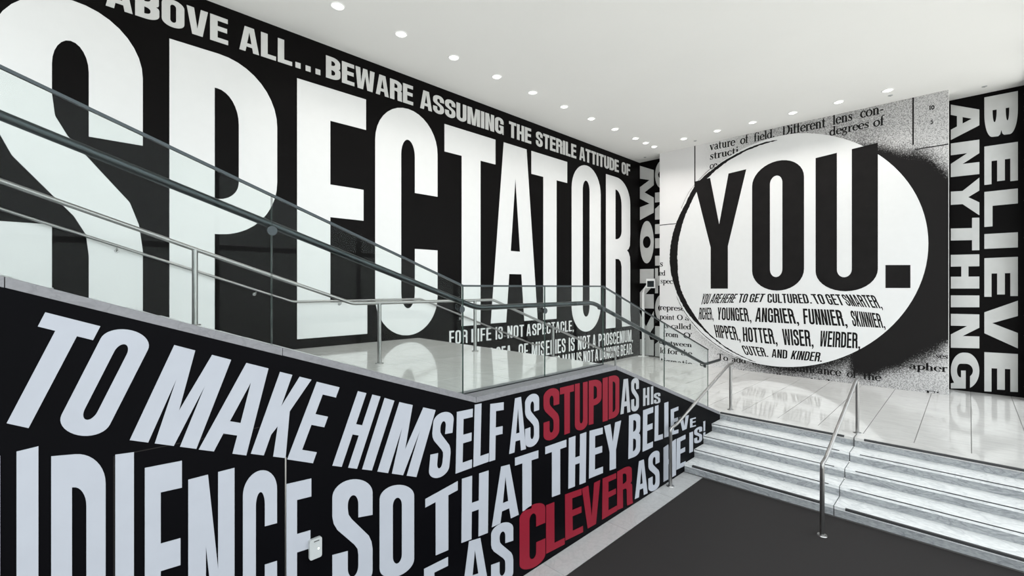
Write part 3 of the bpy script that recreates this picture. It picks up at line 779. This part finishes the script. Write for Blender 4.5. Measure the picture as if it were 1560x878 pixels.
# ---- upper floor of long marble slabs
fu = MB().box(9.64, 15.95, YG, YW, 0.55, ZU - 0.008).build('floor_upper', M['grout'])
struct(fu, 'polished white marble upper lobby floor in long slabs', 'floor')
vj = [YG]; y = -0.690
while y < YW - .1:
    vj.append(y); y += 0.664
vj.append(YW)
uj = [9.925, 11.86, 13.80, 15.95]
for i in range(len(vj) - 1):
    for k in range(len(uj) - 1):
        MB().box(uj[k] + .001, uj[k + 1] - .001, vj[i] + .005, vj[i + 1] - .005, ZU - .008, ZU).build('marble_slab', M['tile'], fu)
for a, b in ((YG, 1.375), (1.385, YS), (YS, 6.1), (6.1, YW)):
    MB().box(9.57 if b <= YS else 9.60, 9.922, a + .003, b - .003, ZU - .008 if b > YS else ZU - .045, ZU).build('edge_slab', M['tile'], fu)

# ---- landing
fld = MB().box(UP0, UP1, YS + .3, YW, ZL - .25, ZL - .008).build('floor_landing', M['grout'])
struct(fld, 'white marble landing halfway up the side stair behind the glass', 'floor')
lu = [UP0, 3.96, 4.84, UP1]; lv = [YS + .30, 4.56, 5.22, 5.88, 6.54, 7.2, 7.86, YW]
for i in range(3):
    for k in range(len(lv) - 1):
        MB().box(lu[i] + .003, lu[i + 1] - .003, lv[k] + .003, lv[k + 1] - .003, ZL - .008, ZL).build('marble_tile', M['tile'], fld)

# ---- stair wall: one plane from the lower floor up to the sloping marble edge
NU = 16
xl = UP0 - NU * GO; sl = RU / GO
zt = ZL - 0.055
poly = [(XB, 0.0), (9.60, 0.0), (9.60, 0.695), (UP1, zt), (UP0 + .02, zt), (XB, zt + (UP0 + .02 - XB) * sl)]
ws_ = MB().prism(poly, YS, YS + .30).build('wall_stair', M['black_low'])
struct(ws_, 'black wall below the glass balustrade with pale slanted capitals and two red words', 'wall')

# marble edge capping the stair wall, in segments
cap = empty('trim_edge', (XB, YS, 0), 'grey marble edge running along the top of the black stair wall', 'stone edge')
cap['kind'] = 'structure'
def edge_piece(x0, x1, z0, z1):
    m = MB((XB, YS, 0))
    m.prism([(x0, z0), (x1, z1), (x1, z1 + .057), (x0, z0 + .057)], YS - .004, YS + .30)
    m.build('edge_stone', M['fascia'], cap)
zz = lambda x: zt + max(0, (UP0 + .02 - x)) * sl - max(0, x - UP1) * sl
cuts = [XB, -1.6, -.2, 1.18, UP0 + .02, 4.4, UP1, 7.1, 8.5, 9.585]
for a, b in zip(cuts[:-1], cuts[1:]):
    edge_piece(a + .002, b - .002, zz(a), zz(b))

# ---- upper stair flights
us = empty('staircase', (UP0, 6.0, ZL), 'wide marble stair climbing to the left from the landing behind the glass', 'staircase')
for k in range(NU):
    x1 = UP0 - (k + 1) * GO; z1 = ZL + (k + 1) * RU
    m = MB((UP0, 6.0, ZL)).box(x1 - GO, x1 + .006, YS + .302, YW - .01, z1 - .04, z1); m.build('tread', M['step'], us)
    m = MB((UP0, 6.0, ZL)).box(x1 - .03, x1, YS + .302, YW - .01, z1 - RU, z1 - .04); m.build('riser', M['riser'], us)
ds = empty('staircase', (9.58, 6.0, ZU), 'wide marble stair dropping from the landing to the upper floor behind the glass', 'staircase')
for k in range(1, 10):
    x0 = UP1 + (k - 1) * GO; z1 = ZL - k * RU
    m = MB((9.58, 6.0, ZU)).box(x0, x0 + GO + .006, YS + .302, YW - .01, z1 - .04, z1); m.build('tread', M['step'], ds)
for k in range(0, 10):
    x0 = UP1 + k * GO; z1 = ZL - k * RU
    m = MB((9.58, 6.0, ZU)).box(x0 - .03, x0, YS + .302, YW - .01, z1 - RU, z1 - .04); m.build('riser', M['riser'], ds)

# ---- marble steps between lower floor and upper floor
ls = empty('staircase', (7.93, 1.38, 0), 'short flight of five white marble steps beside the charcoal carpet', 'staircase')
lo = (7.93, 1.38, 0)
nx_ = [7.93, 8.34, 8.75, 9.16, 9.57]
halves = ((YG, 1.374), (1.386, YS - .006))
for k in range(5):
    x0 = nx_[k]; z1 = .15 * (k + 1)
    for a, b in halves:
        if k < 4:
            m = MB(lo).box(x0, nx_[k + 1] + .02, a, b, z1 - .045, z1); m.build('tread', M['step'], ls)
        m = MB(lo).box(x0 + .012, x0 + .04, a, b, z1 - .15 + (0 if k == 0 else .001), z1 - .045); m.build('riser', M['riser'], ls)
        thick = .030 if k in (0, 4) else .008
        sa, sb = (a + .02, b - .13) if a < 1 else (a + .13, b - (.14 if k == 0 else .01))
        m = MB(lo).box(x0 - .004, x0 + (.035 if k in (0, 4) else .012), sa, sb, z1 - thick, z1 + .0015); m.build('nosing_strip', M['strip'], ls)
    MB(lo).box(x0 + .02, 9.56, 1.374, 1.386, z1 - .15, z1 - .02).build('joint_filler', M['strip'], ls)

# ---- glazed right side and back of the lobby
w1 = struct(empty('window_1', (6.4, YG, 0), 'tall glazed wall along the right side of the lobby', 'window'))
wo = (6.4, YG, 0)
xs = [XB, -.6, 1.8, 4.2, 6.6, 9.0, 11.2, 13.3, 15.35]
for a, b in zip(xs[:-1], xs[1:]):
    for z0, z1 in ((0.0 if b < 9.3 else ZU, 3.9), (3.98, ZC - .06)):
        MB(wo).box(a + .03, b - .03, YG - .012, YG, z0 + .04, z1).build('window_pane', M['window_glass'], w1)
for x in xs:
    MB(wo).box(x - .03, x + .03, YG - .06, YG + .01, -.01 if x < 9.6 else ZU, ZC).build('mullion', M['steel_dark'], w1)
MB(wo).box(XB, 15.35, YG - .05, YG + .005, 3.9, 3.98).build('transom', M['steel_dark'], w1)
MB(wo).box(XB, 15.35, YG - .05, YG + .005, ZC - .06, ZC).build('head_rail', M['steel_dark'], w1)
struct(MB().box(15.38, 15.75, YG - .2, YG - .001, ZU, ZC).build('wall_right', M['black']), 'narrow black return beside the sideways capitals at the right edge', 'wall')
w2 = struct(empty('window_2', (XB, 4, 0), 'glazed entrance side of the lobby behind the viewer', 'window'))
wo = (XB, 4, 0)
ys = [YG, 1.5, 3.9, 6.3, YW]
for a, b in zip(ys[:-1], ys[1:]):
    z0 = 0 if b < 3.95 else 4.4
    MB(wo).box(XB - .012, XB, a + .03, b - .03, z0 + .04, ZC - .06).build('window_pane', M['window_glass'], w2)
    MB(wo).box(XB - .06, XB, a - .03, a + .03, 0, ZC).build('mullion', M['steel_dark'], w2)

# ================================================================ LETTERING (flat cut film on the walls)
D = LETTERING
OPT = {'P': dict(s=.385, sr=.39, b=.109, h1=.544, h0=.434, R=.19), 'E': dict(s=.455, b=.13, m1=.613, m0=.4815, bb=.138),
       'C': dict(s=.39, sr=.39, b=.136, bb=.119, t1=.634, t0=.384, R=.17, ri=.07), 'T': dict(s=.37, b=.135),
       'A': dict(s=.30, leg=.306, ap=.244, yi=.814, c1=.40, c0=.27), 'O': dict(s=.363, sr=.40, b=.0914, bb=.09, R=.155, ri=.06),
       'R': dict(s=.376, sr=.37, b=.083, h1=.587, h0=.456, R=.16)}
word(wl, 'y', YW, 'S', [(-.60, 7.25), (.896, 7.25), (.896, 1.9), (-.60, 1.9)], M['white'], s=.362, sr=.395, b=.105, R=.155, ri=.07, t1=.657, t0=.42, u1=.70, u0=.385)
for t, q in D['BIG']:
    oo = dict(OPT[t]); 
    word(wl, 'y', YW, t, q, M['white'], **({**oo, 's': oo['s'] * (WID.get(t, 1) or 1)} if t != 'I' else oo))
for t, q in D['HEADER']:
    if t == '...':
        word(wl, 'y', YW, '...', q, M['silver'], s=.4, b=.24)
    else:
        word(wl, 'y', YW, t, q, M['silver'], s=.37, b=.175, R=.22, gap=.10)
for t, q in D['SMALL']:
    word(wl, 'y', YW, t, q, M['white'], s=.32, b=.115, R=.18, gap=.24)
for e in D['LOW']:
    t, q = e[0], e[1]; cl = e[2] if len(e) > 2 else None
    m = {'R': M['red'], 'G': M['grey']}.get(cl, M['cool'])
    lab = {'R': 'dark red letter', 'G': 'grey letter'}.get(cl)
    w = WID.get(t, 1.0)
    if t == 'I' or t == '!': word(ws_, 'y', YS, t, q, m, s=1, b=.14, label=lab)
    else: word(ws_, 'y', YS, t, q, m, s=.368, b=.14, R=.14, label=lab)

# disc and its inked ring
disc_o = MB()
ring_tab = [(88, 3.245, 3.225), (91, 3.253, 3.215), (109, 3.225, 3.16), (124, 3.229, 3.12), (134.5, 3.250, 3.08), (147, 3.14, 2.974), (163, 3.154, 2.914), (184, 3.181, 2.90),
            (202, 3.177, 2.998), (217.5, 3.195, 3.03), (228, 3.165, 3.091), (237, 3.195, 3.155), (252.7, 3.29, 3.26), (262, 3.345, 3.335)]
DC = (4.064, 4.35)
def disc_r(a):
    tab = [(0, 3.371), (80, 3.371), (92, 3.33), (110, 3.27), (124, 3.24), (160, 3.15), (202, 3.17), (216, 3.28), (230, 3.34), (250, 3.371), (360, 3.371)]
    for (a0, r0), (a1, r1) in zip(tab[:-1], tab[1:]):
        if a0 <= a <= a1: return r0 + (r1 - r0) * (a - a0) / (a1 - a0)
pol = [(DC[0] - disc_r(a) * math.cos(math.radians(a)), DC[1] + disc_r(a) * math.sin(math.radians(a))) for a in range(0, 360, 3)]
sheet(disc_o, 'x', 14.85, 0.0025, 0.001, [pol], lambda x, y: (x, y))
disc_o.build('printed_disc', M['white'], wy)
def ringer(rows, off, jit):
    rr = random.Random(3); out = []; inn = []
    a = rows[0][0]
    while a <= rows[-1][0]:
        for (a0, o0, i0), (a1, o1, i1) in zip(rows[:-1], rows[1:]):
            if a0 <= a <= a1:
                t = (a - a0) / (a1 - a0); ro = o0 + (o1 - o0) * t; rin = i0 + (i1 - i0) * t
        ro += rr.uniform(-jit, jit); rin += rr.uniform(-jit, jit)
        c_, s_ = math.cos(math.radians(a)), math.sin(math.radians(a))
        out.append((DC[0] - ro * c_, DC[1] + ro * s_)); inn.append((DC[0] - rin * c_, DC[1] + rin * s_)); a += 1.0
    m = MB(); n = len(out)
    vs = [(14.85 - off, y, z) for y, z in out + inn] + [(14.85 - off + .001, y, z) for y, z in out + inn]
    fs = [(i, i + 1, n + i + 1, n + i) for i in range(n - 1)]
    fs += [(i, i + 1, 2 * n + i + 1, 2 * n + i) for i in range(n - 1)] + [(n + i, n + i + 1, 3 * n + i + 1, 3 * n + i) for i in range(n - 1)]
    m.add(vs, fs); return m
ringer(ring_tab, .0055, .009).build('ink_ring', M['ink'], wy)
ringer([(205, 3.245, 3.235), (222, 3.275, 3.255), (240, 3.32, 3.30), (255, 3.36, 3.35)], .0056, .004).build('ink_line', M['ink'], wy)
ringer([(120, 3.30, 3.285), (140, 3.275, 3.268), (150, 3.2, 3.19)], .0056, .003).build('ink_line', M['ink'], wy)
for y0, y1, z0, z1 in ((6.355, 6.39, 6.57, ZC), (7.02, 7.61, 5.44, 5.465), (.955, .985, 6.79, ZC), (.343, .93, 6.655, 6.68)):
    MB().box(14.8485, 14.85, y0, y1, z0, z1).build('ink_line', M['ink'], wy)
for t, q in D['SERIF']:
    q = [(a, max(z, ZU - .3)) for a, z in q]
    serif_word(wy, 14.85, t, q, M['ink'])
for (t, q), o in zip(D['YOU'], (dict(s=.33, q=.37), dict(s=.36, sr=.40, b=.112, bb=.105, R=.16, ri=.06), dict(s=.36, sr=.40, bb=.10, R=.15, ri=.055), dict(s=1))):
    word(wy, 'x', 14.85, t, q, M['ink'], off=.004, th=.001, **o)
for t, q in D['SUB']:
    word(wy, 'x', 14.85, t, q, M['ink'], off=.004, th=.001, s=.36, b=.13, R=.18, gap=.14, joined=True, name='printed_word')
for t, q in D['KNOW']:
    w = WID.get(t, 1.0)
    if t == 'I': word(wbl, 'x', 15.42, t, q, M['silver'])
    else: word(wbl, 'x', 15.42, t, q, M['silver'], s=.36, b=.22, R=.49 if t in 'OG' else .24, ri=.27 if t in 'OG' else .12)
for t, q in D['BEL']:
    w = WID.get(t, 1.0)
    if t == 'I': word(wbr, 'x', 15.75, t, q, M['silver'])
    elif t == 'E': word(wbr, 'x', 15.75, t, q, M['silver'], s=.41 * w, b=.22, m1=.62, m0=.39)
    elif t == 'G': word(wbr, 'x', 15.75, t, q, M['silver'], s=.31, b=.22, R=.46, ri=.24, t1=.68)
    else: word(wbr, 'x', 15.75, t, q, M['silver'], s=.35, b=.25, R=.30, ri=.09, q=.42, yi=.74, c1=.42, c0=.22)

# service door cut into the stair wall, with its steel edge, and the small sensor beside it
dr = struct(empty('door_1', (.72, YS, 0), 'flush black service door in the stair wall with a steel edge', 'door'))
do = (.72, YS, 0)
MB(do).box(1.196, 1.206, YS - .006, YS - .0005, 0.02, 2.037).build('steel_edge', M['steel'], dr)
MB(do).box(.233, .240, YS - .0009, YS - .0001, 0.02, 2.30).build('door_seam', M['ink'], dr)
MB(do).box(.240, 1.196, YS - .0009, YS - .0001, 2.295, 2.302).build('door_seam', M['ink'], dr)
# ================================================================ GLASS BALUSTRADE
gy = 3.79
gb = empty('glass_balustrade', (UP0, gy, ZL), 'frameless glass balustrade with dark steel handrail above the black stair wall', 'balustrade')
go = (UP0, gy, ZL)
xt0 = -2.6
topz = lambda x: 3.315 + max(0, (UP0 - x)) * .3705 - max(0, x - 5.65) * .342
botz = lambda x: zz(x) + .058
gx = [xt0, -.9, 1.165, UP0, 4.36, 5.66, 7.56, 9.46]
for a, b in zip(gx[:-1], gx[1:]):
    m = MB(go)
    x0, x1 = a + .004, b - .004
    pts = [(x0, botz(x0)), (x1, botz(x1)), (x1, topz(x1)), (x0, topz(x0))]
    vs = [(x, gy - .0075, z) for x, z in pts] + [(x, gy + .0075, z) for x, z in pts]
    m.add(vs, [(0, 1, 2, 3), (7, 6, 5, 4), (0, 4, 5, 1), (1, 5, 6, 2), (2, 6, 7, 3), (3, 7, 4, 0)])
    m.m = [0, 0, 1, 1, 1, 1]
    m.build('glass_panel', [M['glass'], M['glass_edge']], gb)
m = MB(go)
for a, b in ((xt0, UP0), (UP0, 5.66), (5.66, 9.46)):
    m.prism([(a, topz(a) - .006), (b, topz(b) - .006), (b, topz(b) + .014), (a, topz(a) + .014)], gy - .013, gy + .013)
m.build('top_channel', M['steel_dark'], gb)
m = MB(go)
for a, b in ((UP0, 5.66),):
    m.box(a, b, gy - .012, gy + .012, ZL - .001, ZL + .012)
m.build('base_shoe', M['steel_dark'], gb)
hy = 3.87
hp = rounded([(xt0, hy, 4.28 + (-.23 - xt0) * .353), (-.23, hy, 4.28), (3.30, hy, 3.075), (5.52, hy, 3.075), (9.50, hy, 1.70), (10.28, hy, 1.70)], .12)
MB(go).tube(hp, .030).build('handrail', M['steel_dark'], gb, smooth=True)
for x, z in ((-1.0, 4.50), (1.165, 3.74), (UP0 - .02, 3.07), (4.36, 3.005), (5.66, 2.98), (7.56, 2.31), (9.3, 1.70)):
    m = MB(go)
    m.disc((x, gy - .016, z), (0, 1, 0), .036, .036, .008)
    m.disc((x, gy + .008, z), (0, 1, 0), .03, .03, .008)
    m.tube(rounded([(x, gy + .012, z), (x, hy + .01, z), (x, hy, z + .05)], .03), .010, 8)
    m.build('rail_bracket', M['steel_dark'], gb, smooth=True)

# ================================================================ FREE-STANDING AND WALL HANDRAILS
def post(root, off, x, y, z0, z1, r=.028):
    m = MB(off); m.tube([(x, y, z0), (x, y, z1)], r)
    p = m.build('post', M['steel'], root, smooth=True)
    f = MB(off); f.disc((x, y, z0), (0, 0, 1), r * 2.1, r * 1.9, .012); f.build('base_flange', M['steel'], p)
cr = empty('handrail', (3.39, 6.2, ZL), 'steel handrail on posts running down the middle of the stair behind the glass', 'handrail')
co = (3.39, 6.2, ZL); y = 6.2
MB(co).tube(rounded([(xt0, y, 4.27 + (-.37 - xt0) * .36), (-.37, y, 4.27), (1.10, y, 3.735), (2.98, y, 3.068), (5.68, y, 3.068), (9.50, y, 1.70), (9.78, y, 1.70), (9.80, y, 1.52)], .06), .024).build('rail', M['steel'], cr, smooth=True)
def stair_z(x):
    if x < UP0: return ZL + int((UP0 - x) / GO) * RU
    if x < UP1: return ZL
    if x < 9.58: return ZL - (int((x - UP1) / GO) + 1) * RU
    return ZU
for x, z in ((-1.0, 4.48), (1.10, 3.73), (3.39, 3.06), (5.25, 3.06), (7.4, 2.44), (9.80, 1.6)):
    post(cr, co, x, y, stair_z(x), z, .029 if x < 9 else .024)
wr = empty('handrail', (3.0, 8.62, 3.04), 'thin steel handrail bracketed to the giant lettered wall', 'handrail')
wo = (3.0, 8.62, 3.04); y = 8.62
MB(wo).tube(rounded([(xt0, y, 4.294 + (-.518 - xt0) * .358), (3.0, y, 3.037), (5.72, y, 3.037), (9.50, y, 1.67), (9.75, y, 1.67)], .06), .021).build('rail', M['steel'], wr, smooth=True)
for x in (-.9, .6, 2.4, 3.9, 5.3, 6.9, 8.4):
    z = 3.037 + max(0, 3.0 - x) * .3575 - max(0, x - 5.72) * .3615
    m = MB(wo); m.tube(rounded([(x, YW, z - .07), (x, y, z - .07), (x, y, z - .015)], .04), .008, 8); m.disc((x, YW, z - .07), (0, -1, 0), .028, .028, .008)
    m.build('bracket', M['steel'], wr, smooth=True)

def step_rail(yy, label, pl):
    r = empty('handrail', (7.2, yy, 0), label, 'handrail', 'brushed steel handrails of the short marble flight')
    o_ = (7.2, yy, 0)
    m = MB(o_); m.tube([(7.2, yy, 0), (7.2, yy, .90)], .028); q = m.build('post', M['steel'], r, smooth=True)
    MB(o_).disc((7.2, yy, 0.0), (0, 0, 1), .062, .056, .012).build('base_flange', M['steel'], q)
    m = MB(o_); m.tube([(9.90, yy, ZU), (9.90, yy, 1.66)], .028); q = m.build('post', M['steel'], r, smooth=True)
    MB(o_).disc((9.90, yy, ZU), (0, 0, 1), .062, .056, .012).build('base_flange', M['steel'], q)
    path = rounded([(7.2, yy, .88), (7.205, yy, .955), (7.42, yy, .975), (9.80, yy, 1.70), (10.02, yy, 1.70)], .07)
    MB(o_).tube(path, .025).build('rail', M['steel'], r, smooth=True)
step_rail(1.38, 'steel handrail standing in the middle of the short marble steps', 0)
step_rail(3.50, 'steel handrail at the left side of the short marble steps, against the black wall', 1)

# ================================================================ SMALL THINGS
sn = empty('wall_sensor', (1.415, YS, 1.28), 'small pale grey sensor box with a tiny light on the black stair wall', 'sensor')
so = (1.415, YS, 1.28)
pts = []
w_, h_, r_ = .047, .078, .016
for cx, cz, a0 in ((w_ - r_, h_ - r_, 0), (-w_ + r_, h_ - r_, 90), (-w_ + r_, -h_ + r_, 180), (w_ - r_, -h_ + r_, 270)):
    pts += [(1.415 + cx + r_ * math.cos(math.radians(a0 + k * 22.5)), 1.28 + cz + r_ * math.sin(math.radians(a0 + k * 22.5))) for k in range(5)]
m = MB(so); m.prism(pts, YS - .030, YS - .004); hs = m.build('housing', M['plastic'], sn)
bv = hs.modifiers.new('bevel', 'BEVEL'); bv.width = .004; bv.segments = 2; bv.limit_method = 'ANGLE'
MB(so).disc((1.435, YS - .029, 1.275), (0, -1, 0), .007, .006, .003).build('indicator_light', M['led'], sn)
MB(so).box(1.40, 1.44, YS - .032, YS - .029, 1.335, 1.341).build('slot', M['strip'], sn)

cs = empty('floor_stand', (15.2, 8.43, ZU), 'slim white floor stand with a bent arm and small screen in the far left corner', 'stand')
co = (15.2, 8.43, ZU)
m = MB(co); m.box(15.17, 15.23, 8.40, 8.47, ZU, 3.1); m.build('column', M['reflector'], cs)
m = MB(co); m.tube(rounded([(15.2, 8.44, 3.05), (15.2, 8.40, 3.22), (15.18, 8.24, 3.42)], .05), .03, 8); m.build('arm', M['reflector'], cs)
m = MB(co); m.box(15.12, 15.2, 7.93, 8.27, 3.26, 3.60); q = m.build('screen_housing', M['reflector'], cs)
m = MB(co); m.box(15.112, 15.12, 7.97, 8.23, 3.30, 3.52); m.build('screen', M['steel_dark'], q)
m = MB(co); m.box(15.05, 15.35, 8.30, 8.56, ZU, ZU + .02); m.build('base_plate', M['reflector'], cs)

# recessed downlights
def make_downlight(loc, label, group):
    r = empty('downlight', loc, label, 'ceiling light', group)
    x, y, z = loc
    seg = 24; vs = []; fs = []
    for rr, zz_ in ((.122, z - .001), (.120, z - .010), (.104, z - .012), (.098, z - .006)):
        vs += [(x + rr * math.cos(2 * math.pi * k / seg), y + rr * math.sin(2 * math.pi * k / seg), zz_) for k in range(seg)]
    for j in range(3):
        fs += [(j * seg + k, j * seg + (k + 1) % seg, (j + 1) * seg + (k + 1) % seg, (j + 1) * seg + k) for k in range(seg)]
    MB(loc).add(vs, fs).build('trim_ring', M['reflector'], r, smooth=True)
    MB(loc).disc((x, y, z - .002), (0, 0, -1), .099, .096, .004, 24).build('reflector_bowl', M['bowl'], r)
    m = MB(loc); m.disc((x - .028, y + .012, z - .006), (-.3, .2, -1), .048, .040, .014, 16); m.disc((x + .034, y - .018, z - .006), (.3, -.2, -1), .034, .028, .014, 16)
    m.build('lamp_lens', M['lamp'], r, smooth=True)
    return r
dl_mesh = None
def lamp_light(x, y, parent):
    ld = bpy.data.lights.new('lamp', 'SPOT'); ld.energy = LAMP_W; ld.spot_size = math.radians(125); ld.spot_blend = 1.0
    ld.shadow_soft_size = .06; ld.color = (1.0, .965, .92)
    lo_ = bpy.data.objects.new('lamp', ld); col.objects.link(lo_); lo_.parent = parent; lo_.location = (0, 0, -.04)
    return ld
ordn = ['first', 'second', 'third', 'fourth', 'fifth', 'sixth', 'seventh', 'eighth', 'ninth', 'tenth', 'eleventh']
rowA = [3.273, 4.462, 5.675, 6.862, 8.03, 9.234, 10.428, 11.611, 12.789, 13.42, 13.98]
rowB = [6.306, 5.286, 4.314, 3.321, 2.312, 1.357]
src = make_downlight((rowA[0], 7.36, ZC), '', 'ceiling downlights along the lettered wall')
first_l = lamp_light(0, 0, src)
def copy_light(loc, label, group):
    r = src.copy(); col.objects.link(r); r.location = loc; r['label'] = label; r['group'] = group
    for ch in list(src.children):
        c2 = ch.copy(); col.objects.link(c2); c2.parent = r
    return r
src['label'] = 'ceiling downlight nearest the top of the photo, above the giant lettered wall'
for i, x in enumerate(rowA[1:], 1):
    lab = '%s downlight from the near end of the row along the giant lettered wall' % ordn[i]
    if i == 10: lab = 'last ceiling downlight in the far corner of the row along the giant lettered wall'
    copy_light((x, 7.36, ZC), lab, 'ceiling downlights along the lettered wall')
for i, y in enumerate(rowB):
    copy_light((13.88, y, ZC), '%s ceiling downlight from the left in the row above the white disc' % ordn[i], 'ceiling downlights above the disc wall')
for (x, y), lab in {(14.35, 6.15): 'small round sprinkler plate on the ceiling near the left end of the disc wall',
                    (14.30, 1.35): 'small round sprinkler plate beside the rightmost ceiling downlight',
                    (15.2, -.25): 'small round sprinkler plate above the sideways capitals on the right',
                    (14.9, 8.2): 'small round sprinkler plate in the far left ceiling corner'}.items():
    r = empty('sprinkler_plate', (x, y, ZC), lab, 'sprinkler', 'ceiling sprinkler plates')
    MB((x, y, ZC)).disc((x, y, ZC), (0, 0, -1), .05, .042, .008, 20).build('plate', M['plastic'], r)
    MB((x, y, ZC)).disc((x, y, ZC - .008), (0, 0, -1), .016, .012, .012, 12).build('cap', M['steel'], r)
